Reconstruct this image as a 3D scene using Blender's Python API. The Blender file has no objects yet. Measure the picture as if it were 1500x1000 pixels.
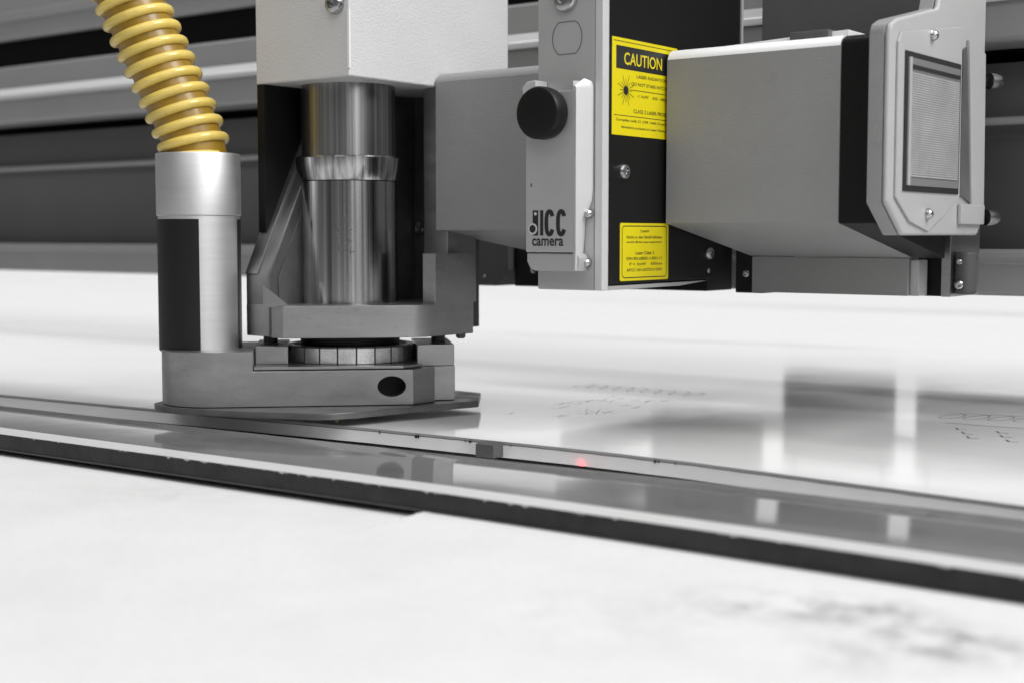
import bpy, bmesh, math, random
from mathutils import Vector, Matrix
R = math.radians
random.seed(7)
C = bpy.context.scene.collection
scn = bpy.context.scene
S = 0.01   # everything below is written in centimetres

# ------------------------------------------------------------------ camera, world, lamps
cam_d = bpy.data.cameras.new('camera'); cam = bpy.data.objects.new('camera', cam_d); C.objects.link(cam)
cam.location = (0, 0, 10.8 * S)
cam.rotation_euler = (R(90 - 4.255), 0, R(37.4))
cam_d.lens = 50; cam_d.sensor_width = 36; cam_d.clip_start = 0.02; cam_d.clip_end = 60
cam_d.dof.use_dof = True; cam_d.dof.focus_distance = 0.80; cam_d.dof.aperture_fstop = 7.5; cam_d.dof.aperture_blades = 7
scn.camera = cam

w = bpy.data.worlds.new("World"); scn.world = w; w.use_nodes = True
bg = w.node_tree.nodes['Background']; bg.inputs[0].default_value = (1, 1, 1, 1); bg.inputs[1].default_value = 0.15

def lamp(name, loc, target, sx, sy, power):
    d = bpy.data.lights.new(name, 'AREA'); d.shape = 'RECTANGLE'; d.size = sx * S; d.size_y = sy * S; d.energy = power
    o = bpy.data.objects.new(name, d); C.objects.link(o)
    o.location = Vector(loc) * S
    o.rotation_euler = (Vector(target) - Vector(loc)).to_track_quat('-Z', 'Y').to_euler()
    return o
LP = (50, 80, 9.5, 14, 24, 7)   # lamp powers in watts
lamp('back_area_light', (-290, 462, 106), (-290, 60, 106), 960, 210, LP[0])  # unseen area light added behind the beam to brighten the sheet
lamp('high_side_light', (140, 80, 210), (-50, 66, 15), 120, 150, LP[1])
lamp('side_area_light', (150, -40, 90), (-50, 62, 18), 110, 110, LP[2])  # unseen soft light added from the right, in front of the heads
lamp('ceiling_light', (-30, 50, 220), (-30, 50, 0), 60, 300, LP[3])
lamp('ceiling_light', (-190, 60, 220), (-150, 60, 0), 40, 300, LP[4])
lamp('ceiling_light', (0, -90, 160), (-20, 40, 0), 160, 60, LP[5])

scn.view_settings.view_transform = 'Standard'; scn.view_settings.look = 'None'
scn.view_settings.exposure = 0; scn.view_settings.gamma = 1

# ------------------------------------------------------------------ materials
def mat(name, col, rough=.5, metal=0., bump=0., bscale=200., var=0., vscale=6., stretch=None, spec=.5,
        rvar=0., coat=0., emis=0., dist=.001, wear=0.):
    m = bpy.data.materials.new(name); m.use_nodes = True
    nt = m.node_tree; N = nt.nodes; L = nt.links; b = N['Principled BSDF']
    if not isinstance(col, tuple): col = (col, col, col)
    b.inputs['Base Color'].default_value = (*col, 1); b.inputs['Roughness'].default_value = rough
    b.inputs['Metallic'].default_value = metal; b.inputs['Specular IOR Level'].default_value = spec
    b.inputs['Coat Weight'].default_value = coat; b.inputs['Coat Roughness'].default_value = .05
    if emis:
        b.inputs['Emission Color'].default_value = (*col, 1); b.inputs['Emission Strength'].default_value = emis
    tc = N.new('ShaderNodeTexCoord'); mp = N.new('ShaderNodeMapping'); L.new(tc.outputs['Object'], mp.inputs[0])
    if stretch: mp.inputs['Scale'].default_value = stretch
    def noise(scale, detail=4, rgh=.55):
        n = N.new('ShaderNodeTexNoise'); n.inputs['Scale'].default_value = scale; n.inputs['Detail'].default_value = detail
        n.inputs['Roughness'].default_value = rgh
        L.new(mp.outputs[0], n.inputs[0]); return n
    if bump:
        n = noise(bscale, 3); bu = N.new('ShaderNodeBump'); bu.inputs['Strength'].default_value = bump
        bu.inputs['Distance'].default_value = dist
        L.new(n.outputs[0], bu.inputs['Height']); L.new(bu.outputs[0], b.inputs['Normal'])
    if var or wear:
        n = noise(vscale, 6, .6); cr = N.new('ShaderNodeMapRange')
        cr.inputs[1].default_value = .3; cr.inputs[2].default_value = .7
        cr.inputs[3].default_value = 1 - var; cr.inputs[4].default_value = 1 + var
        L.new(n.outputs[0], cr.inputs[0])
        mx = N.new('ShaderNodeVectorMath'); mx.operation = 'SCALE'; mx.inputs[0].default_value = col
        L.new(cr.outputs[0], mx.inputs['Scale'])
        last = mx.outputs[0]
        if wear:
            n2 = noise(vscale * 9, 5, .7); c2 = N.new('ShaderNodeMapRange')
            c2.inputs[1].default_value = .57; c2.inputs[2].default_value = .68; c2.inputs[3].default_value = 1; c2.inputs[4].default_value = 1 - wear
            L.new(n2.outputs[0], c2.inputs[0])
            m2 = N.new('ShaderNodeVectorMath'); m2.operation = 'SCALE'; L.new(last, m2.inputs[0]); L.new(c2.outputs[0], m2.inputs['Scale'])
            last = m2.outputs[0]
        L.new(last, b.inputs['Base Color'])
    if rvar:
        n = noise(vscale * 1.7, 5); cr = N.new('ShaderNodeMapRange')
        cr.inputs[1].default_value = .3; cr.inputs[2].default_value = .7
        cr.inputs[3].default_value = max(0.02, rough - rvar); cr.inputs[4].default_value = rough + rvar
        L.new(n.outputs[0], cr.inputs[0]); L.new(cr.outputs[0], b.inputs['Roughness'])
    return m

M = {}
M['housing'] = mat('white_powder_coat', .58, .42, bump=.55, bscale=800, var=.03, vscale=20, dist=.0007)
M['cover'] = mat('grey_powder_coat', .27, .48, spec=.35, bump=.5, bscale=1100, var=.07, vscale=12, dist=.0006, wear=.06)
M['plate'] = mat('satin_grey_plate', .46, .40, metal=.35, bump=.15, bscale=1500, var=.05, vscale=25, dist=.0002)
M['door'] = mat('light_satin_sheet', .64, .38, metal=.3, bump=.1, bscale=1500, var=.04, vscale=25, dist=.0002)
M['black'] = mat('black_anodised', .006, .45, spec=.22, bump=.1, bscale=1500, dist=.0002)
M['darkin'] = mat('dark_inner_metal', .09, .5, var=.3, vscale=30)
M['dark'] = mat('dark_grey_paint', .075, .5, var=.12, vscale=14)
M['alu'] = mat('milled_aluminium', .36, .36, metal=.95, bump=.12, bscale=500, var=.10, vscale=28, rvar=.08, stretch=(1, 1, 3), dist=.0003, wear=.16)
M['alu_tube'] = mat('brushed_aluminium_tube', .68, .50, metal=1, bump=.12, bscale=120, var=.05, vscale=20, stretch=(1, 1, 14), dist=.0003)
M['steel'] = mat('turned_steel', .40, .2, metal=1, bump=.30, bscale=520, var=.6, vscale=230, stretch=(1.5, 1.5, .004), rvar=.06, dist=.0003)
M['plate_dark'] = mat('painted_shade', .20, .38, metal=.8, var=.2, vscale=60, rvar=.1)
M['shaft'] = mat('shaft_steel', .28, .32, metal=1, bump=.3, bscale=520, var=.5, vscale=260, stretch=(1.5, 1.5, .004), dist=.0003)
M['nut'] = mat('worn_nut_steel', .75, .36, metal=1, var=.2, vscale=90, bump=.3, bscale=400, wear=.5, dist=.0004)
M['film'] = mat('black_film', .010, .4, spec=.3, bump=.12, bscale=200, stretch=(1, 1, .1), dist=.0003, var=.2, vscale=60)
M['gantry'] = mat('gantry_grey', .34, .42, metal=.2, var=.05, vscale=8)
M['gantry_dark'] = mat('gantry_dark_grey', .10, .45, metal=.2, var=.08, vscale=8)
M['gantry_highlight'] = mat('painted_highlight', .68, .4, metal=.4)  # pale colour that paints in the ledge highlight
M['painted_dark'] = mat('slot_black', .003, .9, spec=.1)
M['screw'] = mat('screw_steel', .45, .25, metal=1)
M['yellow'] = mat('label_yellow', (.66, .55, .0), .4, coat=.1)
M['ink'] = mat('label_ink', .012, .4)
M['white'] = mat('pale_edge', .75, .4)
M['knob'] = mat('knob_rubber', .006, .45, spec=.25, bump=.1, bscale=900, dist=.0003)
M['hose'] = mat('hose_wall_amber', (.27, .16, .010), .40, coat=.15, var=.25, vscale=60)
M['rib'] = mat('hose_rib_yellow', (.68, .51, .12), .3, coat=.4, var=.16, vscale=40)
M['lens_back'] = mat('lens_back', .2, .3, coat=.4)
M['faint_ink'] = mat('faint_ink', .5, .4)
M['lens'] = mat('lens_glass', .5, .18, coat=.6, var=.15, vscale=60)
M['gasket'] = mat('rubber_gasket', .015, .6)
M['lamp'] = mat('cast_light_grey', .40, .42, bump=.3, bscale=700, var=.04, vscale=25, dist=.0003)
M['room_white'] = mat('white_post', .8, .6)
M['red'] = mat('laser_red', (1, .004, .004), .5, emis=110)
M['glint'] = mat('chip_glint', (1, .80, .42), .4)  # glint is put into a bright gold base colour

# the acrylic sheet: white, glossy, faintly wavy, with dust
def sheet_mat(name, col, rough, spec, wav, scratch):
    m = bpy.data.materials.new(name); m.use_nodes = True
    nt = m.node_tree; N = nt.nodes; L = nt.links; b = N['Principled BSDF']
    tc = N.new('ShaderNodeTexCoord')
    def nz(scale, det, st=(1, 1, 1), rg=.55):
        mp = N.new('ShaderNodeMapping'); mp.inputs['Scale'].default_value = st; L.new(tc.outputs['Object'], mp.inputs[0])
        n = N.new('ShaderNodeTexNoise'); n.inputs['Scale'].default_value = scale; n.inputs['Detail'].default_value = det
        n.inputs['Roughness'].default_value = rg; L.new(mp.outputs[0], n.inputs[0]); return n
    def rng(src, a, b_, c, d):
        r = N.new('ShaderNodeMapRange'); r.inputs[1].default_value = a; r.inputs[2].default_value = b_
        r.inputs[3].default_value = c; r.inputs[4].default_value = d; L.new(src, r.inputs[0]); return r.outputs[0]
    dust = rng(nz(7, 6, (1, 1, 1), .65).outputs[0], .35, .7, 1, 1 - scratch)
    fine = rng(nz(160, 5, (.25, 1, 1), .7).outputs[0], .55, .75, 1, 1 - scratch)
    mu = N.new('ShaderNodeMath'); mu.operation = 'MULTIPLY'; L.new(dust, mu.inputs[0]); L.new(fine, mu.inputs[1])
    sc = N.new('ShaderNodeVectorMath'); sc.operation = 'SCALE'; sc.inputs[0].default_value = (col, col, col); L.new(mu.outputs[0], sc.inputs['Scale'])
    L.new(sc.outputs[0], b.inputs['Base Color'])
    b.inputs['Specular IOR Level'].default_value = spec
    L.new(rng(nz(9, 5).outputs[0], .3, .7, rough * .6, rough * 1.5), b.inputs['Roughness'])
    bu = N.new('ShaderNodeBump'); bu.inputs['Strength'].default_value = 1; bu.inputs['Distance'].default_value = wav
    L.new(nz(14, 2).outputs[0], bu.inputs['Height']); L.new(bu.outputs[0], b.inputs['Normal'])
    return m
M['sheet'] = sheet_mat('glossy_white_acrylic', .68, .08, .45, .00007, .05)
M['strip'] = sheet_mat('clear_grey_acrylic', .19, .06, .9, .00008, .38)
M['edge_pale'] = mat('pale_strip_edge', .54, .35, var=.04, vscale=60)
M['edge_light'] = mat('sawn_acrylic_light', .76, .3, var=.03, vscale=40, bump=.1, bscale=500)
M['edge_dark'] = mat('sawn_acrylic_dark', .028, .5, spec=.3, var=.35, vscale=70, bump=.6, bscale=350, wear=.0, dist=.0006)
M['rubber'] = mat('black_underlay', .01, .6)

def felt_mat():
    m = bpy.data.materials.new('white_felt'); m.use_nodes = True
    nt = m.node_tree; N = nt.nodes; L = nt.links; b = N['Principled BSDF']
    tc = N.new('ShaderNodeTexCoord')
    def nz(scale, det, rg=.55, dis=0):
        n = N.new('ShaderNodeTexNoise'); n.inputs['Scale'].default_value = scale; n.inputs['Detail'].default_value = det
        n.inputs['Roughness'].default_value = rg; n.inputs['Distortion'].default_value = dis; L.new(tc.outputs['Object'], n.inputs[0]); return n
    def rng(src, a, b_, c, d):
        r = N.new('ShaderNodeMapRange'); r.inputs[1].default_value = a; r.inputs[2].default_value = b_
        r.inputs[3].default_value = c; r.inputs[4].default_value = d; L.new(src, r.inputs[0]); return r.outputs[0]
    def mul(a, c):
        k = N.new('ShaderNodeMath'); k.operation = 'MULTIPLY'; L.new(a, k.inputs[0]); L.new(c, k.inputs[1]); return k.outputs[0]
    base = rng(nz(16, 6, .65).outputs[0], .38, .66, 1, .94)
    fine = rng(nz(420, 3).outputs[0], .4, .7, 1, .95)
    out = mul(base, fine)
    # soft graphite smudges where the offcuts were dragged
    smudge = rng(nz(75, 8, .75, .15).outputs[0], .42, .66, 0, 1)
    for cx, cy, rad, amt in ((-.176, .412, .028, .8), (-.142, .395, .030, .9), (-.235, .36, .05, .2), (-.52, .42, .06, .15), (-.205, .40, .035, .5), (-.160, .37, .03, .4)):
        d = N.new('ShaderNodeVectorMath'); d.operation = 'DISTANCE'; L.new(tc.outputs['Object'], d.inputs[0]); d.inputs[1].default_value = (cx, cy, -.009)
        f = rng(d.outputs['Value'], 0, rad, amt, 0)
        k = mul(f, smudge); inv = N.new('ShaderNodeMath'); inv.operation = 'SUBTRACT'; inv.inputs[0].default_value = 1; L.new(k, inv.inputs[1])
        out = mul(out, inv.outputs[0])
    sc = N.new('ShaderNodeVectorMath'); sc.operation = 'SCALE'; sc.inputs[0].default_value = (.58, .58, .58); L.new(out, sc.inputs['Scale'])
    L.new(sc.outputs[0], b.inputs['Base Color']); b.inputs['Roughness'].default_value = .85
    bu = N.new('ShaderNodeBump'); bu.inputs['Strength'].default_value = .4; bu.inputs['Distance'].default_value = .0006
    L.new(nz(600, 3).outputs[0], bu.inputs['Height']); L.new(bu.outputs[0], b.inputs['Normal'])
    return m
M['felt'] = felt_mat()
M['arm'] = mat('dark_milled_aluminium', .24, .42, metal=.95, bump=.12, bscale=500, var=.12, vscale=28, rvar=.08, dist=.0003)

# ------------------------------------------------------------------ mesh helpers (all in cm, world coordinates)
def thing(name, label, cat, loc, group=None):
    o = bpy.data.objects.new(name, None); C.objects.link(o); o.empty_display_size = .02
    o.location = Vector(loc) * S; o['label'] = label; o['category'] = cat
    if group: o['group'] = group
    return o
def world_loc(o):
    v = Vector(o.location)
    while o.parent: o = o.parent; v += Vector(o.location)
    return v
def obj(name, bm, m, parent=None, bevel=0, seg=2, ang=32, origin=(0, 0, 0)):
    if bevel:
        bm.normal_update()
        ed = [e for e in bm.edges if len(e.link_faces) == 2 and e.calc_face_angle(0) > R(ang)]
        if ed: bmesh.ops.bevel(bm, geom=ed, offset=bevel, segments=seg, profile=.5, affect='EDGES', clamp_overlap=True)
    off = world_loc(parent) if parent else Vector(origin) * S
    for v in bm.verts: v.co = v.co * S - off
    me = bpy.data.meshes.new(name); bm.to_mesh(me); bm.free()
    for p in me.polygons: p.use_smooth = True
    me.set_sharp_from_angle(angle=R(34))
    me.materials.append(M[m])
    o = bpy.data.objects.new(name, me); C.objects.link(o)
    if bevel: wn = o.modifiers.new('weighted_normal', 'WEIGHTED_NORMAL'); wn.keep_sharp = True
    if parent: o.parent = parent
    else: o.location = off
    return o
def tag(o, label, cat, group=None, kind=None):
    if label: o['label'] = label
    if cat: o['category'] = cat
    if group: o['group'] = group
    if kind: o['kind'] = kind
    return o
def new(): return bmesh.new()
def add_prism(bm, pts, a, b, axis='z'):
    """closed polygon pts extruded from a to b. axis z: pts are (x,y); axis x: pts are (y,z); axis y: pts are (x,z)"""
    def P(p, t):
        return (p[0], p[1], t) if axis == 'z' else ((t, p[0], p[1]) if axis == 'x' else (p[0], t, p[1]))
    lo = [bm.verts.new(P(p, a)) for p in pts]; hi = [bm.verts.new(P(p, b)) for p in pts]
    n = len(pts); fs = [bm.faces.new(lo), bm.faces.new(hi)]
    for i in range(n): fs.append(bm.faces.new((lo[i], lo[(i + 1) % n], hi[(i + 1) % n], hi[i])))
    bmesh.ops.recalc_face_normals(bm, faces=fs)
    return bm
def add_box(bm, x0, x1, y0, y1, z0, z1):
    return add_prism(bm, [(x0, y0), (x1, y0), (x1, y1), (x0, y1)], z0, z1)
def box(*a): return add_box(new(), *a)
def prism(*a, **k): return add_prism(new(), *a, **k)
def basis(d):
    d = Vector(d).normalized(); u = d.orthogonal().normalized(); v = d.cross(u); return u, v, d
def add_lathe(bm, prof, c, axis=(0, 0, 1), seg=64, a0=0, a1=2 * math.pi, ref=None, closed=True):
    """prof: list of (radius, height along axis); ends on the axis are capped"""
    d = Vector(axis).normalized()
    if ref is None: u, v, d = basis(axis)
    else: u = Vector(ref).normalized(); v = d.cross(u)
    c = Vector(c); full = abs(a1 - a0 - 2 * math.pi) < 1e-6
    n = seg if full else seg + 1
    rings = []
    for r, h in prof:
        if r < 1e-5: rings.append([bm.verts.new(c + d * h)]); continue
        rings.append([bm.verts.new(c + d * h + (u * math.cos(a0 + (a1 - a0) * i / seg) + v * math.sin(a0 + (a1 - a0) * i / seg)) * r) for i in range(n)])
    fs = []
    for A, B in zip(rings, rings[1:]):
        m_ = seg
        for i in range(m_):
            j = (i + 1) % n
            if len(A) == 1 and len(B) == 1: continue
            if len(A) == 1: fs.append(bm.faces.new((A[0], B[i], B[j])))
            elif len(B) == 1: fs.append(bm.faces.new((A[i], A[j], B[0])))
            else: fs.append(bm.faces.new((A[i], A[j], B[j], B[i])))
    if not full and closed:
        for k in (0, n - 1):
            vs = []
            for r_ in rings:
                vv = r_[0] if len(r_) == 1 else r_[k]
                if vv not in vs: vs.append(vv)
            if len(vs) > 2: fs.append(bm.faces.new(vs))
    bmesh.ops.recalc_face_normals(bm, faces=fs)
    return bm
def cyl(c, r, h, axis=(0, 0, 1), seg=48, ch=.05):
    return add_lathe(new(), [(0, 0), (r - ch, 0), (r, ch), (r, h - ch), (r - ch, h), (0, h)], c, axis, seg)
def add_tube(bm, pts, r, seg=10, squash=1.0, flat_dir=None):
    pts = [Vector(p) for p in pts]; rings = []
    prev = None
    for i, p in enumerate(pts):
        t = (pts[min(i + 1, len(pts) - 1)] - pts[max(i - 1, 0)]).normalized()
        if prev is None: u = t.orthogonal().normalized()
        else: u = (prev - t * prev.dot(t)).normalized()
        prev = u; v = t.cross(u)
        rr = r(i) if callable(r) else r
        rings.append([bm.verts.new(p + (u * math.cos(2 * math.pi * k / seg) + v * math.sin(2 * math.pi * k / seg)) * rr) for k in range(seg)])
    fs = []
    for A, B in zip(rings, rings[1:]):
        for k in range(seg): fs.append(bm.faces.new((A[k], A[(k + 1) % seg], B[(k + 1) % seg], B[k])))
    fs.append(bm.faces.new(rings[0][::-1])); fs.append(bm.faces.new(rings[-1]))
    bmesh.ops.recalc_face_normals(bm, faces=fs)
    return bm
def add_ribbon(bm, pts, w, n, t):
    """flat printed stroke of width w and thickness t lying on a surface with normal n"""
    n = Vector(n); pts = [Vector(p) for p in pts]; L_, R_ = [], []
    for i, p in enumerate(pts):
        d = (pts[min(i + 1, len(pts) - 1)] - pts[max(i - 1, 0)]).normalized(); s_ = d.cross(n).normalized() * w / 2
        L_.append(p + s_ + n * t); R_.append(p - s_ + n * t)
    l = [bm.verts.new(p) for p in L_]; r = [bm.verts.new(p) for p in R_]
    for i in range(len(pts) - 1):
        f = bm.faces.new((l[i], l[i + 1], r[i + 1], r[i])); f.normal_update()
        if f.normal.dot(n) < 0: f.normal_flip()
    return bm
def add_text(bm, body, org, ux, uy, n, w0, w1, h0, h1, bold=0.0, lift=.012):
    """writing fitted into the box w0..w1 by h0..h1 measured along ux, uy from org"""
    cu = bpy.data.curves.new('t', 'FONT'); cu.body = body; cu.offset = bold; cu.resolution_u = 3
    o = bpy.data.objects.new('t', cu); C.objects.link(o)
    me = bpy.data.meshes.new_from_object(o)
    xs = [v.co.x for v in me.vertices]; ys = [v.co.y for v in me.vertices]
    x0, x1, y0, y1 = min(xs), max(xs), min(ys), max(ys)
    org, ux, uy, n = Vector(org), Vector(ux), Vector(uy), Vector(n)
    vs = [bm.verts.new(org + ux * (w0 + (v.co.x - x0) / (x1 - x0) * (w1 - w0)) + uy * (h0 + (v.co.y - y0) / (y1 - y0) * (h1 - h0)) + n * lift) for v in me.vertices]
    for p in me.polygons:
        try: bm.faces.new([vs[i] for i in p.vertices])
        except ValueError: pass
    bpy.data.objects.remove(o); bpy.data.curves.remove(cu); bpy.data.meshes.remove(me)
    return bm
def copy_part(o, dloc, parent=None):
    c = o.copy(); C.objects.link(c); c.parent = parent or o.parent
    c.location = Vector(o.location) + Vector(dloc) * S
    for ch in o.children:
        k = ch.copy(); C.objects.link(k); k.parent = c
    return c
def socket_screw(parent, c, axis, r=.5, h=.35, name='screw', dome=False):
    """button head screw with a hexagon socket"""
    c = Vector(c); ax = Vector(axis).normalized()
    prof = [(r, 0), (r, h * .35), (r * .86, h * .78), (r * .55, h), (r * .42, h), (r * .38, h * .5), (0, h * .42)]
    if dome: prof = [(r, 0), (r * .97, h * .3), (r * .8, h * .65), (r * .5, h * .9), (r * .2, h), (0, h)]
    return obj(name, add_lathe(new(), prof, c, ax, 24), 'screw', parent)

# ------------------------------------------------------------------ the bed: felt, acrylic
def felt_z(x, y):
    # the mat lies in two lengths: left of the joint it has sagged beside the strip
    if y > 46.3: return -1.15
    edge = -39.3 + (45 - y) * .10
    if x > edge: return -.862
    t = max(0., min(1., (y - 38.5) / 5.5)); t = t * t * (3 - 2 * t)
    return -.862 - .29 * t
bm = new()
gx = [-460, -300, -200] + [-150 + 2 * i for i in range(50)] + [-50 + .5 * i for i in range(20)] + [-40 + .1 * i for i in range(20)] + [-38 + 2 * i for i in range(40)] + [120]
gy = [-60, 0, 20, 30] + [34 + .5 * i for i in range(24)] + [46, 46.28, 46.32, 50, 60, 470]
gv = [[bm.verts.new((x, y, felt_z(x, y))) for y in gy] for x in gx]
for i in range(len(gx) - 1):
    for j in range(len(gy) - 1): bm.faces.new((gv[i][j], gv[i + 1][j], gv[i + 1][j + 1], gv[i][j + 1]))
felt = tag(obj('table_felt', bm, 'felt', None), None, None, kind='structure')

def poly_y(pts, x):
    for (xa, ya), (xb, yb) in zip(pts, pts[1:]):
        if xa <= x <= xb: return ya + (yb - ya) * (x - xa) / (xb - xa)
    return pts[0][1] if x < pts[0][0] else pts[-1][1]
front_main = [(-300, 44), (-120, 54.3), (-86, 55.6), (-73, 56.6), (-55, 58.3), (-41, 59.0), (-34.7, 58.9), (-17.9, 57.3), (20, 52.5), (60, 47)]
rear_strip = [(-300, 49), (-82, 52.5), (-68, 53.2), (-38, 55.0), (-32, 55.4), (-17, 55.6), (20, 54), (60, 49)]
front_strip = [(-300, 42.5), (-90, 43.9), (-68, 44.3), (-40, 45.2), (-26, 45.3), (-14, 45.15), (20, 44), (60, 42)]
def rowx(a, b, step):
    n = int((b - a) / step); return [a + (b - a) * i / n for i in range(n + 1)]
def jag(x, a=.05): return a * (math.sin(x * 3.1) * .3 + math.sin(x * 1.27 + 1) * .25 + (random.random() - .5) * .8)

sheet = thing('acrylic_sheet', 'wide glossy white acrylic sheet spreading under the whole machine behind the cut', 'acrylic sheet', (-60, 58, -1.1))
xs = rowx(-110, 20, .5)
fr = [(-300, 44)] + [(x, poly_y(front_main, x) + jag(x, .03)) for x in xs] + [(60, 47)]
bm = new()
add_prism(bm, fr + [(100, 47), (100, 440), (-440, 440), (-440, 44)], -.82, 0)
obj('sheet_face', bm, 'sheet', sheet)
bm = new()
lo = [bm.verts.new((x, y - .02, -.84)) for x, y in fr]; hi = [bm.verts.new((x, y - .02, -.04)) for x, y in fr]
for i in range(len(fr) - 1): bm.faces.new((lo[i], lo[i + 1], hi[i + 1], hi[i]))
obj('cut_edge', bm, 'edge_light', sheet)
# dark saw line just under the top corner
bm = new()
for x, y in fr[1:-1]:
    pass
add_ribbon(bm, [(x, y - .035, -.155 + jag(x, .015)) for x, y in fr[1:-1]], .03, (0, -1, 0), .0)
obj('saw_line', bm, 'edge_dark', sheet)
bm = new(); add_ribbon(bm, [(x, y - .03, -.07) for x, y in fr[1:-1]], .14, (0, -1, 0), .0)
obj('edge_bevel', bm, 'gantry', sheet)
bm = new()
for i in range(9):
    x = -54 + random.random() * 20; y = poly_y(front_main, x) - .05
    s_ = .02 + random.random() ** 2 * .1
    add_box(bm, x, x + s_ * 1.5, y - s_, y, -.22 - s_ * random.random(), -.1)
tag(obj('edge_burr', bm, 'edge_dark', sheet), None, None, kind='stuff')

strip = thing('acrylic_strip', 'long narrow acrylic strip with thick dark sawn front edge lying along the bed', 'acrylic strip', (-50, 50, -1.1))
sx = rowx(-120, 30, .35)
fs_ = [(-300, 42.5)] + [(x, poly_y(front_strip, x) + (.12 * max(0, random.random() - .9) * 10 * random.random() if random.random() > .9 else 0)) for x in sx] + [(60, 42)]
rs = [(-300, 49)] + [(x, poly_y(rear_strip, x) + jag(x, .02)) for x in rowx(-120, 30, 2)] + [(60, 49)]
def tilt(x):
    # the freed strip has warped: its rear edge sags, more in the middle than at the near end
    k = [(-300, 1.6), (-90, 1.7), (-60, 1.8), (-42, 2.1), (-20, 2.05), (60, 2.0)]
    return math.tan(R(poly_y(k, x)))
bm = new(); rows = []
for x, y in fs_:
    yr = poly_y(rear_strip, x) + jag(x, .02); w_ = yr - y
    # cupped across: sags to three quarters of the width, then curls up to the rear edge
    rows.append([bm.verts.new(q) for q in [(x, y, -.80), (x, y, 0)] + [(x, y + f_ * w_, -g_ * w_ * tilt(x)) for f_, g_ in ((.45, .45), (.81, .81), (.84, .835), (.87, .84), (.90, .82), (.94, .75), (.97, .68), (1, .58))] + [(x, yr, -.80)]])
for A, B in zip(rows, rows[1:]):
    for i in range(len(A)): bm.faces.new((A[i], B[i], B[(i + 1) % len(A)], A[(i + 1) % len(A)]))
bm.faces.new(rows[0]); bm.faces.new(rows[-1]); bmesh.ops.recalc_face_normals(bm, faces=bm.faces)
obj('strip_face', bm, 'strip', strip)
# pale band along the front of the strip
ff = [(x, y + .01) for x, y in fs_]; fb = [(x, poly_y(front_strip, x) + 1.9 + jag(x, .02)) for x, _ in fs_[::4]]
bm = new(); a_ = [bm.verts.new((x, y, .012)) for x, y in ff[::4]]; b_ = [bm.verts.new((x, y, .012 - (y - poly_y(front_strip, x)) * tilt(x))) for x, y in fb]
for i in range(len(b_) - 1): bm.faces.new((a_[i], a_[i + 1], b_[i + 1], b_[i]))
obj('pale_band', bm, 'edge_pale', strip)
bm = new()
top = [bm.verts.new((x, y - .03, -.005 + (-.09 * random.random() if random.random() > .93 else 0) + jag(x, .012))) for x, y in fs_]
bot = [bm.verts.new((x, poly_y(front_strip, x) - .03, -.80)) for x, y in fs_]
for i in range(len(fs_) - 1): bm.faces.new((bot[i], bot[i + 1], top[i + 1], top[i]))
obj('cut_edge', bm, 'edge_dark', strip)
obj('lower_film', prism([(x, poly_y(front_strip, x) - .10) for x, _ in fs_[::8]] + [(60, 46), (-300, 46)], -.86, -.80), 'dark', strip)
und = obj('underlay_sheet', prism([(-300, 43.4), (-90, 44.6), (-68, 44.9), (-39.6, 45.7), (-40.4, 48.5), (-120, 48.5), (-300, 47)], -1.14, -.87), 'rubber', None)
tag(und, 'thin black underlay showing as a dark gap under the left part of the strip', 'underlay')
# uncut bridge between strip and sheet, beside the head
tab = obj('holding_tab', prism([(-46.8, 58.9), (-46.7, 57.9), (-45.5, 57.9), (-45.5, 58.95)], -.80, -.10), 'gantry_dark', strip, bevel=.04)

bm = new()
for i in range(60):
    x = -105 + random.random() * 92; w_ = .06 + random.random() ** 3 * .5; y = poly_y(front_strip, x) - .045
    add_prism(bm, [(x, -.0), (x + w_ * .3, -.03 - random.random() * .05), (x + w_ * .7, -.02 - random.random() * .05), (x + w_, 0)], y, y + .03, axis='y')
tag(obj('edge_chip', bm, 'edge_pale', strip), None, None, kind='stuff')
# pen scribbles and cutting codes on the sheet
bm = new()
def loops(x0, y0, n, dx, amp, skew=0, wd=.07, dy=0):
    pts = []
    for i in range(n * 14):
        t = i / 14 * 2 * math.pi
        pts.append((x0 + dx * t / (2 * math.pi) + .62 * dx * math.sin(t), y0 + dy * t / (2 * math.pi) + amp * math.cos(t) + skew * math.sin(t), 0))
    add_ribbon(bm, pts, wd, (0, 0, 1), .006)
loops(-31.2, 83.6, 6, 1.35, 1.5, .5, .09, .35)
add_ribbon(bm, [(-29.8, 80.4, 0), (-27.8, 80.3, 0), (-25.4, 80.6, 0)], .12, (0, 0, 1), .006)
for a in range(7):
    x = -28.6 + a * .75 + random.random() * .3; y = 78.6 - (a % 3) * 1.5
    add_ribbon(bm, [(x, y, 0), (x + .35, y - .7, 0), (x + .8, y - .5, 0)], .14, (0, 0, 1), .006)
tag(obj('pen_mark', bm, 'dark', sheet), None, None, kind='stuff')
bm = new()
loops(-58.5, 84.5, 9, 1.15, 1.1, .4, .06, -.02)
tag(obj('pen_mark', bm, 'faint_ink', sheet), None, None, kind='stuff')
bm = new()
for q in range(26):
    x = -53.5 + random.random() * 5.5; y = 68 + random.random() * 12
    add_ribbon(bm, [(x, y, 0), (x + .25 + random.random() * .4, y + random.random() * .8 - .4, 0), (x + .2, y + .8, 0)], .05, (0, 0, 1), .006)
tag(obj('pen_mark', bm, 'faint_ink', sheet), None, None, kind='stuff')

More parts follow.
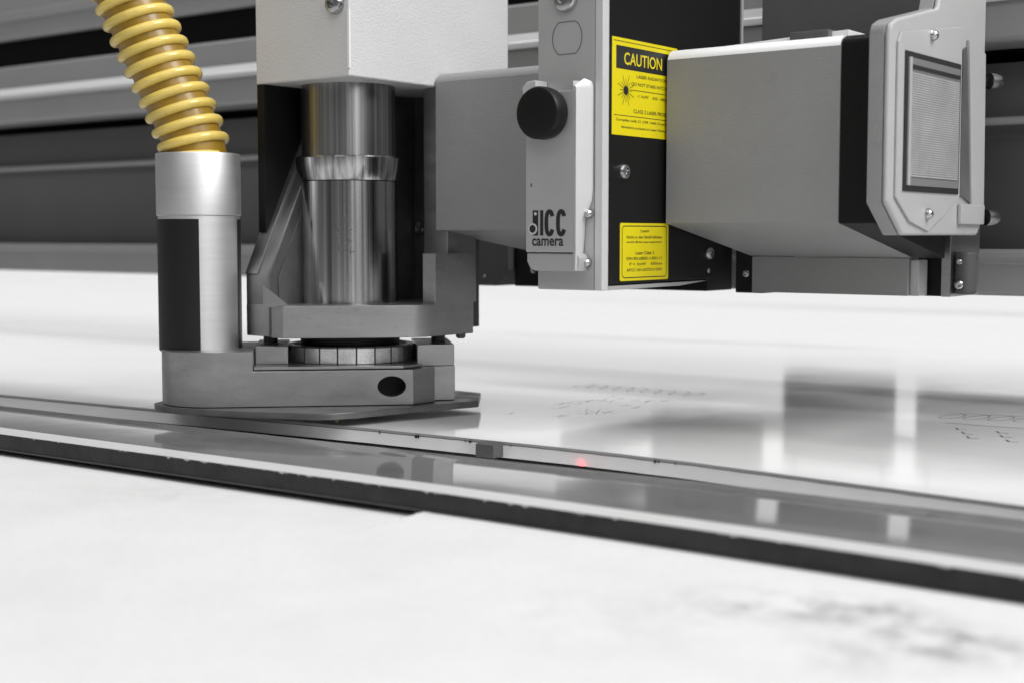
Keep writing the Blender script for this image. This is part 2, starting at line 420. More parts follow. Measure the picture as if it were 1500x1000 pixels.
# laser pointer spot on the strip, swarf chip with painted glint near the tool
ld = thing('laser_spot', 'tiny red laser dot glowing on the cut edge just behind the strip', 'laser dot', (-40.75, 58.9, -.6))
obj('dot', add_lathe(new(), [(0, .04), (.03, .035), (.045, .02), (.055, 0)], (-40.65, 58.93, -.72), (0, -1, 0), 16), 'red', ld)
chip = obj('metal_chip', add_lathe(new(), [(0, 0), (.10, .05), (.13, .11), (.08, .19), (0, .22)], (-57.9, 58.95, .0), (0.3, 0, 1), 7), 'glint')
tag(chip, 'tiny golden metal chip, its glint put into the colour, on the sheet below the front corner of the foot plate', 'metal chip')

# ------------------------------------------------------------------ gantry behind
g = thing('gantry_beam', 'long grey extruded machine beam with black slots running behind the heads', 'gantry beam', (-100, 90, 7))
X0, X1 = -330, 40
def gp(name, pts, m, bev=.06): return obj(name, prism(pts, X0, X1, axis='x'), m, g, bevel=bev)
gp('upper_rail', [(88, 70), (88, 31.4), (88.4, 31.1), (97, 31.1), (97, 70)], 'gantry', .1)
gp('upper_rail', [(87.7, 34.0), (87.7, 33.1), (87.98, 33.0), (87.98, 34.1)], 'gantry', .05)
gp('slot_dark', [(88.25, 31.09), (88.25, 28.51), (97, 28.51), (97, 31.09)], 'painted_dark', 0)  # black face fills the slot in place of its dark depth
gp('middle_rail', [(88, 28.3), (88, 25.75), (97, 25.75), (97, 28.5), (88.3, 28.5)], 'gantry', .1)
gp('ledge', [(88, 25.72), (86.9, 25.1), (86.8, 24.7), (86.9, 22.6), (87.2, 22.4), (97, 22.4), (97, 25.72)], 'gantry', .18)
gp('ledge_highlight', [(87.95, 26.2), (86.5, 25.3), (86.45, 24.75), (87.9, 25.5)], 'gantry_highlight', .15)  # pale strip holding the painted highlight of the ledge rounding
gp('slot_dark', [(90.3, 22.38), (92, 21.6), (97, 21.6), (97, 22.38)], 'painted_dark', 0)  # black strip painted in for the shadow under the overhang
gp('web_trim', [(89.12, 18.12), (88.95, 17.95), (88.95, 17.7), (89.08, 17.6)], 'gantry', .03)
gp('rail_trim', [(89.25, 9.95), (88.95, 9.75), (88.95, 9.45), (89.15, 9.3)], 'gantry', .03)
gp('lower_web', [(90, 21.55), (89.9, 18.2), (89.2, 18.0), (89.1, 17.6), (89.5, 17.4), (90.3, 17.0), (91.2, 13.5), (91.0, 9.9), (97, 9.9), (97, 21.58)], 'gantry_dark', .1)
gp('lower_rail', [(90.6, 9.8), (89.3, 9.7), (89.2, 9.3), (89.7, 9.05), (89.7, 7.15), (90, 7.0), (97, 7.0), (97, 9.85)], 'gantry', .1)

# carriage that slides along the beam
c = thing('gantry_carriage', 'dark grey carriage plate with black brackets fixed to the beam behind the grey cover', 'carriage', (-45, 82, 7.2))
obj('back_plate', box(-43.9, -31.4, 84, 86.7, 20.5, 60), 'dark', c, bevel=.15)
obj('back_plate', box(-62, -31, 82.5, 86.5, 11.0, 20.4), 'dark', c, bevel=.1)
br = obj('bracket', prism([(-64.9, 7.2), (-62.6, 7.2), (-61.5, 8.3), (-61.5, 12), (-64.9, 12)], 80, 83, axis='y'), 'dark', c, bevel=.1)
socket_screw(c, (-63.6, 79.98, 7.9), (0, -1, 0), .13, .08)
obj('bracket', prism([(-61.4, 7.2), (-45.8, 7.2), (-45.8, 12.5), (-61.4, 12.5)], 80.6, 84, axis='y'), 'black', c, bevel=.08)
socket_screw(c, (-59.6, 80.58, 8.4), (0, -1, 0), .3, .2)
obj('bracket', box(-43.3, -41.3, 79.8, 84, 7.2, 11.6), 'black', c, bevel=.08)
socket_screw(c, (-42.5, 79.78, 8.4), (0, -1, 0), .25, .15)
obj('bracket', box(-31.9, -29.9, 79.9, 84, 7.3, 11.4), 'black', c, bevel=.08)
socket_screw(c, (-31.0, 79.88, 8.5), (0, -1, 0), .22, .2)
obj('bracket', box(-29.85, -29.3, 79.3, 84, 7.3, 11.4), 'alu', c, bevel=.06)
obj('roller', cyl((-28.75, 80.2, 7.45), .62, 2.4, (0, 0, 1), 32, .12), 'dark', c)
socket_screw(c, (-28.9, 79.6, 8.0), (.3, -1, 0), .28, .3)
socket_screw(c, (-28.9, 79.6, 9.3), (.3, -1, 0), .2, .25)

# ------------------------------------------------------------------ added panels and the cable behind the beam (seen only as reflections)
rf = thing('reflection_panels', 'unseen dark panels on rods, added behind the beam to darken reflections in the glossy sheet', 'reflection panels', (-90, 188, 9.5))
for x0, x1, z0, z1, m_ in ((-115.3, -110.1, 16.8, 24, 'dark'), (-109, -98.0, 16.5, 24, 'dark'), (-93.0, -77.5, 9.2, 21.5, 'dark'), (-73.2, -40, 10.4, 21, 'dark')):
    obj('reflection_panel', box(x0, x1, 186, 190, z0, z1), m_, rf, bevel=.3)
    for xr in (x0 + 1, x1 - 1): obj('added_rod', cyl((xr, 188, z1 - .2), .12, 60), 'dark', rf)
cb = new()
add_tube(cb, [(-86, 122, 11.5), (-82, 123, 10.2), (-76, 124, 8.8), (-70, 125, 8.0), (-64, 126, 7.6), (-58, 127, 7.6), (-50, 127, 8.4)], lambda i: 1.5 - .17 * i, 10)
tag(obj('cable', cb, 'rubber'), 'black cable sagging behind the beam, mirrored as a dark curve in the sheet', 'cable')

# ------------------------------------------------------------------ milling head
AX, AY = -61.4, 63.8
E_ = Vector((.70711, .70711, 0)); N_ = Vector((.70711, -.70711, 0))
def en(e, n): v = Vector((AX, AY, 0)) + E_ * e + N_ * n; return (v.x, v.y)
h = thing('milling_head', 'milling head with polished steel spindle under a white angular housing left of centre', 'milling head', (AX, AY, 4.7))
hs = obj('housing', box(-64.95, -57.17, 59.51, 74.4, 19.85, 34), 'housing', h, bevel=.12, seg=3)
obj('corner_trim', box(-57.32, -57.13, 59.47, 59.62, 20.3, 23.6), 'white', hs, bevel=.03)
socket_screw(hs, (-58.15, 59.5, 24.0), (0, -1, 0), .62, .5)
obj('recess_panel', box(-64.9, -64.3, 59.56, 73, 11.0, 19.84), 'black', h)
obj('recess_panel', box(-64.3, -57.9, 71.6, 72.2, 4.9, 19.84), 'darkin', h)
# spindle
sp = [(0, 4.75), (2.55, 4.75), (2.98, 4.76), (3.0, 5.0), (3.0, 14.0)]
obj('spindle_body', add_lathe(new(), [(0, 4.75), (3.0, 4.75), (3.0, 14.05), (2.8, 14.1), (0, 14.1)], (AX, AY, 0), seg=96), 'steel', h)
obj('spindle_ring', add_lathe(new(), [(2.9, 14.08), (3.05, 14.1), (3.12, 14.3), (3.22, 15.0), (3.25, 15.45), (3.18, 15.55), (2.9, 15.56)], (AX, AY, 0), seg=96), 'steel', h)
obj('spindle_shaft', add_lathe(new(), [(0, 14.2), (2.86, 14.2), (2.86, 20.2), (0, 20.2)], (AX, AY, 0), seg=96), 'shaft', h)
obj('spindle_neck', add_lathe(new(), [(0, 4.0), (3.0, 4.0), (3.06, 4.3), (3.06, 4.85), (0, 4.85)], (AX, AY, 0), seg=64), 'black', h)
# engraved marks on the spindle
bm = new()
rr = 3.012
def spt(a, z): return (AX + rr * math.sin(a), AY - rr * math.cos(a), z)
for i in range(22):
    a = R(28 + random.random() * 17); z = 9.7 + random.random() * 1.9; l_ = .12 + random.random() * .3
    if random.random() > .5: pts = [spt(a, z), spt(a, z + l_)]
    else: pts = [spt(a, z), spt(a + l_ / 3, z + .04)]
    add_ribbon(bm, pts, .05, (math.sin(a), -math.cos(a), 0), .004)
obj('engraving', bm, 'darkin', h)
# fork bracket
fk = [(-64.95, 58.5), (-62.9, 58.45), (-62.0, 57.8), en(-4.0, 4.4), en(-2, 4.52), en(0, 4.56), en(2, 4.52), en(3.6, 4.4), (-55.35, 63.85), (-55.28, 64.74), (-55.2, 68.25), (-57, 70), (-64.95, 72)]
obj('fork_base', prism(fk, 4.78, 6.68), 'alu', h, bevel=.05)
sidep = [(58.5, 6.6), (58.5, 8.4), (59.55, 10.5), (61.6, 14.5), (63.0, 17.0), (64.6, 19.8), (72, 19.8), (72, 6.6)]
fa = obj('fork_arm', prism(sidep, -64.96, -62.95, axis='x'), 'arm', h, bevel=.10)
obj('arm_lip', prism([(58.42, 8.5), (59.45, 10.6), (61.5, 14.6), (64.4, 19.7), (64.6, 19.6), (61.7, 14.4), (59.7, 10.4), (58.65, 8.4)], -64.95, -63.9, axis='x'), 'arm', fa, bevel=.04)
obj('fork_shade', prism([(59.3, 6.7), (59.2, 8.3), (60.3, 10.4), (62.3, 14.3), (65.2, 19.7), (71.8, 19.7), (71.8, 6.7)], -62.94, -62.88, axis='x'), 'plate_dark', fa)  # thin dark sheet paints the shade on the arm's inner face
obj('fork_arm', box(-58.3, -56.35, 67.2, 70.0, 6.6, 19.8), 'alu', h, bevel=.08)
obj('fork_block', prism([(-56.15, 64.6), (-55.27, 64.76), (-55.18, 68.25), (-56.15, 68.3)], 6.6, 9.72), 'alu', h, bevel=.05)
bm = new()
vs1 = [en(-5.0, 4.15), en(-3.7, 4.3)]
a1, a2 = en(-5.15, 3.9), en(-3.55, 4.3); b1, b2 = en(-5.15, 3.2), en(-3.55, 3.5)
v = [bm.verts.new((*a1, 6.6)), bm.verts.new((*a2, 6.6)), bm.verts.new((*a1, 7.9)), bm.verts.new((*b1, 6.6)), bm.verts.new((*b2, 6.6)), bm.verts.new((*b1, 7.9))]
for f in ((0, 1, 2), (3, 5, 4), (0, 3, 4, 1), (1, 4, 5, 2), (2, 5, 3, 0)): bm.faces.new([v[i] for i in f])
bmesh.ops.recalc_face_normals(bm, faces=bm.faces)
obj('fork_gusset', bm, 'alu', h)
# guide pins
for e in (-4.87, 5.46):
    p = en(e, 0); obj('guide_pin', cyl((p[0], p[1], 3.9), .44, 1.0, ch=.03), 'darkin', h)
obj('stud', cyl((-55.5, 67.4, 4.5), .3, .4, ch=.1), 'darkin', h)
socket_screw(h, (-60.9, 71.58, 11.3), (0, -1, 0), .5, .3)
socket_screw(h, (-62.4, 71.58, 11.3), (0, -1, 0), .45, .3)
# collet nut with its toothed rim
nt_ = obj('collet_nut', add_lathe(new(), [(0, 3.2), (3.72, 3.2), (3.78, 3.25), (3.78, 4.08), (3.6, 4.14), (0, 4.14)], (AX, AY, 0), seg=88), 'darkin', h)
NT = 22
for i in range(NT):
    a = 2 * math.pi * i / NT; da = 2 * math.pi / NT * .455
    pr = [(3.7, 3.17), (3.9, 3.17), (3.95, 3.22), (3.95, 4.1), (3.88, 4.18), (3.5, 4.18)]
    obj('tooth', add_lathe(new(), pr + [], (AX, AY, 0), seg=4, a0=a - da, a1=a + da, ref=(1, 0, 0)), 'nut', nt_)

# ------------------------------------------------------------------ suction foot with pipe
f = thing('dust_shoe', 'aluminium dust shoe with upright pipe and flat foot plate below the spindle', 'dust shoe', (-63, 60, .5))
arc = [(-8.0 - 3.25 * math.sin(R(t)), 1.65 + 3.25 * math.cos(R(t))) for t in range(0, 91, 10)]
bm = new()
step = [(-5.74, 4.9)] + arc + [(-11.25, -1.5), (-9, -3.3), (-5.74, -3.5)]
rest = [(3.56, 4.9), (4.95, 3.65), (4.95, 2.9), (6.25, 2.75), (6.3, -4)]
full = step + rest[::-1]
lo = [bm.verts.new((*en(*p), .86)) for p in full]
mid = [bm.verts.new((*en(*p), 2.93)) for p in [step[0], step[-1]] + rest[::-1]]
top = [bm.verts.new((*en(*p), 4.06)) for p in step]
bm.faces.new(lo); bm.faces.new(top); bm.faces.new(mid)
k = len(step)
for i in range(k - 1): bm.faces.new((lo[i], lo[i + 1], top[i + 1], top[i]) if 0 < i < k - 2 else ((lo[0], lo[1], top[1], top[0], mid[0]) if i == 0 else (lo[i], lo[i + 1], mid[1], top[i + 1], top[i])))
bm.faces.new((mid[0], mid[1], top[-1], top[0]))
rl = lo[k - 1:] + [lo[0]]; rm = mid[1:] + [mid[0]]
for i in range(len(rl) - 1): bm.faces.new((rl[i], rl[i + 1], rm[i + 1], rm[i]))
bmesh.ops.recalc_face_normals(bm, faces=bm.faces)
fb_ = obj('foot_body', bm, 'alu', f, bevel=.04)
obj('foot_shelf', prism([en(*p) for p in [(-5.70, 4.72), (3.0, 4.72), (4.2, 3.6), (4.2, -3), (-5.70, -3)]], 2.99, 3.16), 'alu', f, bevel=.03)
obj('foot_lug', prism([en(*p) for p in [(-5.68, 3.1), (-3.75, 3.1), (-3.75, -2.5), (-5.68, -2.5)]], 3.17, 4.25), 'alu', f, bevel=.06)
obj('foot_lug', prism([en(*p) for p in [(3.95, 2.85), (6.22, 2.7), (6.27, -3), (3.95, -3)]], 2.94, 4.22), 'alu', f, bevel=.06)
# blind bore in the front face: a black disc inside paints its dark depth
bc = Vector((*en(2.31, 4.905), 1.95))
cut = add_lathe(new(), [(0, -1.6), (.84, -1.6), (.84, .5), (0, .5)], bc, N_, 48)
for v_ in cut.verts: v_.co.z = bc.z + (v_.co.z - bc.z) * .73
co = obj('bore_cutter', cut, 'darkin', f)
fb_.modifiers.clear(); md = fb_.modifiers.new('b', 'BOOLEAN'); md.object = co; md.operation = 'DIFFERENCE'; md.solver = 'EXACT'
bpy.context.view_layer.update()
nm = bpy.data.meshes.new_from_object(fb_.evaluated_get(bpy.context.evaluated_depsgraph_get()))
fb_.modifiers.clear(); fb_.data = nm; nm.set_sharp_from_angle(angle=R(34)); bpy.data.objects.remove(co)
fb_.modifiers.new('weighted_normal', 'WEIGHTED_NORMAL').keep_sharp = True
cut = add_lathe(new(), [(0, -1.55), (.83, -1.55), (.83, -1.45), (0, -1.45)], bc, N_, 48)
for v_ in cut.verts: v_.co.z = bc.z + (v_.co.z - bc.z) * .73
obj('bore_bottom', cut, 'black', f)
# thin foot plate under it
pl = [(-67.6, 53.7), (-66.6, 53.5), (-65.3, 53.6), (-61.5, 54.6), (-57.3, 56.5), (-56.4, 57.2), (-55.9, 58.4), (-55.1, 62.2), (-53.7, 66.9), (-56.4, 70.5), (-66, 71), (-71, 62), (-69.6, 56.5), (-68.5, 54.3)]
pc = Vector((-62.5, 60, 0))
obj('foot_plate', prism(pl, .44, .82), 'plate_dark', f, bevel=.05)
# pipe
TX, TY = -67.2, 56.85
pp = obj('pipe', add_lathe(new(), [(0, 3.9), (2.42, 3.9), (2.42, 12.1), (0, 12.1)], (TX, TY, 0), seg=96), 'alu_tube', f)
obj('pipe_collar', add_lathe(new(), [(2.3, 11.96), (2.46, 11.96), (2.5, 12.0), (2.5, 15.58), (2.46, 15.66), (2.2, 15.66), (2.15, 14.5), (0, 14.5)], (TX, TY, 0), seg=96), 'alu_tube', f)
tc_ = Vector((math.sin(R(37.4)), -math.cos(R(37.4)), 0))
for a0, a1 in ((-112, 12), (79, 160)):
    obj('pipe_film', add_lathe(new(), [(2.42, 3.97), (2.47, 3.97), (2.47, 11.75), (2.42, 11.75)], (TX, TY, 0), seg=40, a0=R(a0), a1=R(a1), ref=tc_), 'film', pp)

# ------------------------------------------------------------------ yellow hose
hz = thing('suction_hose', 'ribbed yellow suction hose rising from the top of the dust pipe', 'hose', (TX, TY, 15))
def path(s):
    # s = height above the collar mouth; leans towards -X -Y as it climbs
    t = max(0., s)
    lean = .42 * (t - 1.2 * (1 - math.exp(-t / 1.2)))
    return Vector((TX - .85 * lean, TY - .66 * lean, 14.9 + t))
ss = [i * .08 for i in range(int(21 / .08))]
bm = new(); pts = [path(x) for x in ss]
def frames(pts):
    fr_ = []; prev = Vector((1, 0, 0))
    for i, p in enumerate(pts):
        t = (pts[min(i + 1, len(pts) - 1)] - pts[max(i - 1, 0)]).normalized(); u = (prev - t * prev.dot(t)).normalized(); prev = u
        fr_.append((p, u, t.cross(u), t))
    return fr_
FR = frames(pts)
add_tube(bm, pts, 1.8, 48)
obj('hose_wall', bm, 'hose', hz)
bm = new(); hp = []; pitch = .91; sub = 40
smax = 20.0; n = int(smax / pitch * sub)
for i in range(n):
    s = .45 + i / sub * pitch; k = s / .08; j = min(int(k), len(FR) - 2); t_ = k - j
    p = FR[j][0].lerp(FR[j + 1][0], t_); u, v_ = FR[j][1], FR[j][2]; a = 2 * math.pi * i / sub
    hp.append(p + (u * math.cos(a) - v_ * math.sin(a)) * 1.86)
add_tube(bm, hp, .29, 12)
obj('spiral_rib', bm, 'rib', hz)

# ------------------------------------------------------------------ grey sheet metal covers
def cover(name, label, x0, x1, yf, yb, ztop, zfold, zback, zlow, edge_mat='white'):
    t = thing(name, label, 'machine cover', ((x0 + x1) / 2, yf, zlow))
    pr = [(yf, zfold), (yf, ztop - .50), (yf + .5, ztop - .50), (yf + .5, ztop - .3), (yf + 1.0, ztop), (yb, ztop), (yb, zback)]
    obj('shell', prism(pr, x0, x1, axis='x'), 'cover', t, bevel=.05)
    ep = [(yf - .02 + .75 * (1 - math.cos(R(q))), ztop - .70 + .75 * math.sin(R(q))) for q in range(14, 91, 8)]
    obj('top_edge', prism(ep + [(yf + 1.2, ztop + .03), (yf + 1.2, ztop - .5)], x0 + .05, x1 - .05, axis='x'), edge_mat, t)  # in white, this paints the highlight of the top bend
    return t, (yf, zfold, yb, zback)
cl, _ = cover('machine_cover', 'grey box cover between the white head housing and the camera plate', -57.05, -45.9, 66.9, 77.6, 20.62, 11.1, 9.6, 9.6, 'cover')
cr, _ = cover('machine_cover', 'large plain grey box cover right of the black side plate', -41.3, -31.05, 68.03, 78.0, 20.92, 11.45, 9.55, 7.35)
obj('lower_panel', box(-41.2, -31.3, 78.02, 79.6, 7.35, 9.5), 'cover', cr, bevel=.06)
obj('lower_flange', box(-31.28, -30.75, 78.3, 79.6, 7.35, 9.4), 'plate', cr, bevel=.05)
obj('top_highlight', prism([(-38.6, 20.92), (-31.1, 20.92), (-31.1, 21.3), (-38.2, 21.02)], 69.0, 72.0, axis='y'), 'white', cr, bevel=.03)  # white wedge paints the highlight where it widens to the right
obj('hinge', box(-34.2, -32.0, 68.6, 69.6, 20.95, 21.35), 'darkin', cr, bevel=.05)
cap = [(68.06, 11.4), (68.06, 20.45), (68.2, 20.75), (68.5, 20.9), (78.0, 20.9), (78.0, 9.5)]
ce = obj('end_cap', prism(cap, -31.04, -29.15, axis='x'), 'black', cr, bevel=.06)
obj('cap_plug', cyl((-30.5, 68.06, 17.2), .5, .012, (0, -1, 0), 32, .004), 'black', ce)

# ------------------------------------------------------------------ camera unit
u = thing('camera_unit', 'upright camera module with grey front plate and black side plate bearing yellow labels', 'camera module', (-43.5, 62, 7.9))
fp = obj('front_plate', box(-45.66, -42.0, 62.0, 62.6, 7.9, 26), 'plate', u, bevel=.08)
obj('edge_flange', box(-41.98, -41.48, 62.0, 62.62, 7.9, 26), 'door', u, bevel=.07)
sp_ = obj('side_plate', prism([(62.64, 8.18), (73.6, 8.28), (73.9, 8.6), (73.9, 9.6), (72.8, 12.5), (76.7, 12.5), (76.7, 26), (62.64, 26)], -43.0, -41.47, axis='x'), 'black', u, bevel=.05)
obj('plate_edge', box(-41.66, -41.40, 76.72, 76.95, 12.5, 26), 'plate', u)
obj('bottom_rail', prism([(62.64, 7.9), (70, 7.95), (73.3, 8.18), (62.64, 8.12)], -43.2, -41.5, axis='x'), 'plate', u, bevel=.03)
# sliding door: front face, bent right flange, small horn on the left
dr = obj('door_face', box(-45.72, -42.59, 61.0, 61.96, 9.9, 18.3), 'plate', u, bevel=.06)
bm = new(); lv = [(8.95, -42.66, -42.46), (9.9, -42.62, -42.44), (11.6, -42.50, -42.44), (12.6, -42.10, -42.44), (13.2, -42.04, -42.44), (18.35, -42.04, -42.44), (18.62, -42.06, -42.45), (18.8, -42.14, -42.50)]
rg = []
for i, (z, xb, xf) in enumerate(lv):
    zf = z - (.30 if i == len(lv) - 1 else .15 if i == len(lv) - 2 else 0); zm = z + (.10 if i == len(lv) - 1 else 0)
    rg.append([bm.verts.new(q) for q in ((xf - .14, 61.02, zf), (xf, 60.96, zf), ((xf + xb) / 2 + .03, 61.45, zm), (xb, 61.96, z), (-42.8, 61.96, z), (-42.8, 61.2, z))])
for A, B in zip(rg, rg[1:]):
    for i in range(6): bm.faces.new((A[i], A[(i + 1) % 6], B[(i + 1) % 6], B[i]))
bm.faces.new(rg[0]); bm.faces.new(rg[-1]); bmesh.ops.recalc_face_normals(bm, faces=bm.faces)
obj('door_flange', bm, 'door', u)
obj('door_horn', prism([(-45.75, 17.6), (-45.9, 18.6), (-45.6, 18.9), (-45.0, 18.95), (-45.0, 17.6)], 60.9, 61.97, axis='y'), 'door', u, bevel=.06)
obj('door_foot', prism([(-45.74, 9.85), (-45.74, 9.4), (-45.5, 9.0), (-45.2, 8.92), (-42.4, 8.92), (-42.3, 9.6), (-42.46, 9.85)], 61.15, 61.98, axis='y'), 'plate', u, bevel=.05)
kn = obj('knob', add_lathe(new(), [(.5, -.1), (1.15, -.08), (1.33, .05), (1.37, .3), (1.37, .85), (1.3, .98), (1.1, 1.03), (0, 1.03)], (-44.25, 60.95, 17.15), (0, -1, 0), 64), 'knob', u)
socket_screw(u, (-42.28, 61.98, 11.93), (0, -1, 0), .27, .4, dome=True)
socket_screw(u, (-42.38, 61.98, 9.36), (0, -1, 0), .27, .4, dome=True)
socket_screw(u, (-43.8, 61.98, 23.2), (0, -1, 0), .75, .4)
# scored outline of the blanked opening
bm = new(); cx, cz = -43.74, 21.15
pts = []
for i in range(49):
    a = 2 * math.pi * i / 48; z = max(-.84, min(.84, 1.02 * math.sin(a))); pts.append((cx + .95 * math.cos(a), 61.99, cz + z))
add_ribbon(bm, pts, .045, (0, -1, 0), .006); obj('scored_outline', bm, 'darkin', u)
bm = new(); add_ribbon(bm, [(-45.35, 61.0, 13.35), (-45.33, 61.0, 13.55)], .1, (0, -1, 0), .006); obj('speck', bm, 'darkin', u)
# logo: small camera sign, ICC, and the word camera
PXW = (45.31 - 43.09) / 50
def lx(px): return -45.31 + (px - 779) * PXW
def lz(py): return 12.13 - (py - 308) * .0355
bm = new(); nY = (0, -1, 0)
def quad(x0, x1, z0, z1, lift=.008):
    fq = bm.faces.new([bm.verts.new((x0, 61 - lift, z0)), bm.verts.new((x1, 61 - lift, z0)), bm.verts.new((x1, 61 - lift, z1)), bm.verts.new((x0, 61 - lift, z1))])
quad(lx(780.3), lx(788.6), lz(346), lz(308.3)); quad(lx(791.4), lx(796.2), lz(346), lz(308.3))
for c0, c1 in ((798.2, 812.2), (815.2, 829.2)):
    pc_ = []; mx_ = (c0 + c1) / 2; rw = (c1 - c0) / 2 - 2.4
    for i in range(41):
        a = R(28 + (332 - 28) * i / 40)
        pc_.append((lx(mx_ + rw * math.copysign(abs(math.cos(a)) ** .8, math.cos(a))), 61.0, lz(327.2 - 16.6 * math.copysign(abs(math.sin(a)) ** .72, math.sin(a)))))
    add_ribbon(bm, pc_, .25, nY, .008)
add_text(bm, 'camera', (0, 61.0, 0), (1, 0, 0), (0, 0, 1), nY, lx(779.4), lx(825.5), lz(361.5), lz(350), .022, .008)
lg = obj('logo', bm, 'ink', u)
bm = new()
add_lathe(bm, [(.30, .010), (0, .010)], (lx(780.5), 61.0, lz(336)), nY, 28); add_lathe(bm, [(.09, .010), (0, .010)], (lx(784.5), 61.0, lz(313.5)), nY, 20)
obj('logo_ring', bm, 'door', lg)
obj('logo_dot', add_lathe(new(), [(.21, .013), (0, .013)], (lx(780.2), 61.0, lz(336)), nY, 28), 'ink', lg)
# screws in the black plate
socket_screw(u, (-41.47, 63.97, 14.16), (1, 0, 0), .42, .28)
socket_screw(u, (-41.47, 73.15, 9.75), (1, 0, 0), .38, .25)
socket_screw(u, (-41.47, 73.2, 8.75), (1, 0, 0), .15, .05)
# labels
XL = -41.47; ux, uy, nx = (0, 1, 0), (0, 0, 1), (1, 0, 0); og = (XL, 0, 0)
l1 = obj('caution_label', box(XL, XL + .02, 62.82, 69.4, 16.08, 21.16), 'yellow', u); l1['label'] = 'yellow laser warning sticker with a black CAUTION header'
obj('header_panel', box(XL + .02, XL + .028, 63.2, 69.0, 19.55, 20.75), 'ink', l1)
bm = new()
add_text(bm, 'CAUTION', og, ux, uy, nx, 63.95, 67.75, 19.8, 20.45, .01, .036)
obj('header_lettering', bm, 'yellow', l1)
bm = new()
LF = .028
for body, a, b_, z0, z1 in (('LASER RADIATION', 65.2, 68.3, 19.18, 19.36), ('DO NOT STARE INTO BEAM', 64.7, 69.0, 18.76, 18.94),
                            ('< 1mW    630 - 680nm', 65.3, 68.6, 18.16, 18.32), ('CLASS 2 LASER PRODUCT', 64.9, 69.0, 17.32, 17.52),
                            ('Complies with 21 CFR 1040.10 except for', 63.2, 69.2, 16.78, 16.96), ('deviations pursuant to Laser Notice No. 50', 63.7, 69.2, 16.42, 16.60)):
    add_text(bm, body, og, ux, uy, nx, a, b_, z0, z1, .01, LF)
for a, b_, z in ((64.6, 69.2, 18.52), (63.0, 69.3, 17.12), (62.95, 69.3, 20.98)):
    add_ribbon(bm, [(XL, a, z), (XL, b_, z)], .035, nx, LF)
sc_ = Vector((XL, 64.15, 18.45))
add_lathe(bm, [(.24, LF), (0, LF)], sc_, nx, 24)
for i in range(16):
    a = 2 * math.pi * i / 16; q = 1 if i % 2 else .72
    d_ = Vector((0, math.cos(a), math.sin(a))); add_ribbon(bm, [sc_ + d_ * .2, sc_ + d_ * .85 * q], .035, nx, LF)
obj('lettering', bm, 'ink', l1)
def rrect(y0, y1, z0, z1, r, n=6):
    out = []
    for cy, cz_, a0 in ((y1 - r, z1 - r, 0), (y0 + r, z1 - r, 90), (y0 + r, z0 + r, 180), (y1 - r, z0 + r, 270)):
        for i in range(n + 1):
            a = R(a0 + 90 * i / n); out.append((cy + r * math.cos(a), cz_ + r * math.sin(a)))
    return out
l2 = obj('laser_label', prism(rrect(63.67, 68.6, 8.36, 11.45, .12), XL, XL + .02, axis='x'), 'yellow', u); l2['label'] = 'small yellow laser class sticker with rounded black border'
bm = new()
rr_ = rrect(63.87, 68.4, 8.53, 11.29, .22); add_ribbon(bm, [(XL, y, z) for y, z in rr_ + rr_[:1]], .05, nx, LF)
for body, a, b_, z0, z1 in (('Laser', 65.7, 66.6, 10.96, 11.12), ('Nicht in den Strahl blicken', 64.3, 67.9, 10.62, 10.78), ('avoid direct eye exposure', 64.3, 67.9, 10.34, 10.50),
                            ('Laser Class 2', 65.2, 67.1, 9.76, 9.94), ('DIN EN 60825-1:2001-11', 64.3, 67.9, 9.47, 9.63), ('P < 1mW    650nm', 64.6, 67.9, 9.17, 9.33), ('APCC HH 6/0723-S 0341', 64.3, 67.9, 8.85, 9.01)):
    add_text(bm, body, og, ux, uy, nx, a, b_, z0, z1, .01, LF)
obj('lettering', bm, 'ink', l2)

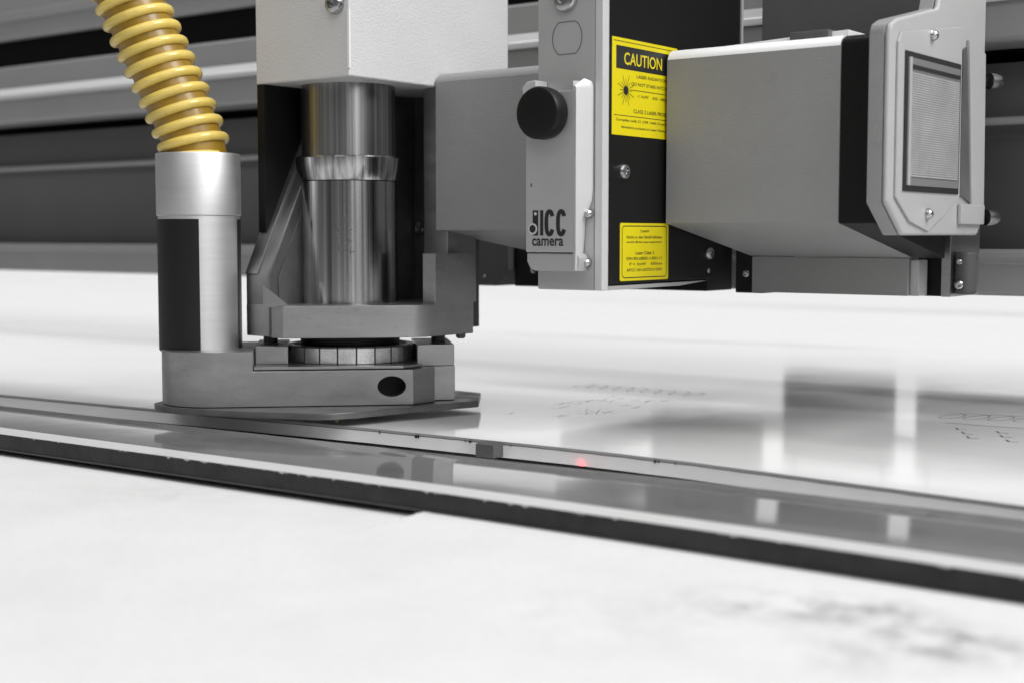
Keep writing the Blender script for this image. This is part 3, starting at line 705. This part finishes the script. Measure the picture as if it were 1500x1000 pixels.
# ------------------------------------------------------------------ lamp housing at the right
XF = -27.99
lm = thing('signal_lamp', 'light grey cast lamp housing with ribbed glass window at the right end of the cover', 'lamp', (-28.5, 73, 10.8))
lp = [(66.98, 12.4), (66.98, 20.7), (67.2, 21.15), (67.9, 21.45), (73.2, 22.6), (73.6, 23.6), (79.9, 25.2), (80.4, 24.8), (80.4, 11.4), (79.8, 10.8), (69.1, 10.8)]
hb = obj('lamp_housing', prism(lp, -29.1, -28.32, axis='x'), 'cover', lm, bevel=.06)  # darker paint than the bezel puts shade on the front-facing side
obj('bezel', prism(lp, -28.31, XF, axis='x'), 'lamp', lm, bevel=.15, seg=3)
pan = [(67.7, 12.7), (67.7, 20.3), (68.1, 20.8), (76.4, 22.0), (76.5, 12.9), (74.4, 11.9), (72.1, 11.0), (69.6, 11.5)]
pn = obj('front_panel', prism(pan, XF + .002, XF + .14, axis='x'), 'lamp', lm, bevel=.05)
ga = obj('gasket', prism([(68.45, 13.0), (76.1, 13.0), (76.1, 19.95), (68.45, 19.95)], XF + .142, XF + .22, axis='x'), 'gasket', lm, bevel=.03)
ln = obj('lens', prism([(68.75, 13.3), (75.9, 13.3), (75.9, 19.65), (68.75, 19.65)], XF + .222, XF + .25, axis='x'), 'lens_back', lm)
bm = new()
for i in range(44):
    z = 13.75 + i * .118
    add_prism(bm, [(69.1, z), (75.6, z), (75.6, z + .07), (69.1, z + .07)], XF + .252, XF + .31, axis='x')
tag(obj('lens_rib', bm, 'lens', ln), None, None, kind='stuff')
obj('lens_frame', box(XF + .252, XF + .32, 68.76, 69.05, 13.3, 19.65), 'lamp', ln)
obj('lens_bar', box(XF + .252, XF + .31, 69.1, 75.8, 19.12, 19.3), 'gasket', ln)
# strap with its dark slot beside the window
obj('strap_slot', prism([(76.6, 13.0), (78.2, 12.6), (77.2, 21.0), (76.65, 20.8)], XF + .004, XF + .10, axis='x'), 'darkin', lm)
obj('strap', prism([(78.3, 11.6), (80.2, 11.4), (79.9, 20.9), (77.3, 21.4)], XF + .004, XF + .22, axis='x'), 'lamp', lm, bevel=.06)
obj('strap_foot', box(XF + .004, XF + .26, 76.5, 80.2, 11.4, 12.5), 'lamp', lm, bevel=.08)
socket_screw(lm, (XF + .14, 72.0, 21.05), (1, 0, 0), .3, .35, dome=True)
socket_screw(lm, (XF + .14, 71.8, 11.9), (1, 0, 0), .3, .35, dome=True)
socket_screw(lm, (XF + .3, 80.2, 19.4), (.5, .9, 0), .45, .9, name='bolt')
socket_screw(lm, (XF + .3, 80.2, 11.8), (.5, .9, 0), .45, .9, name='bolt')
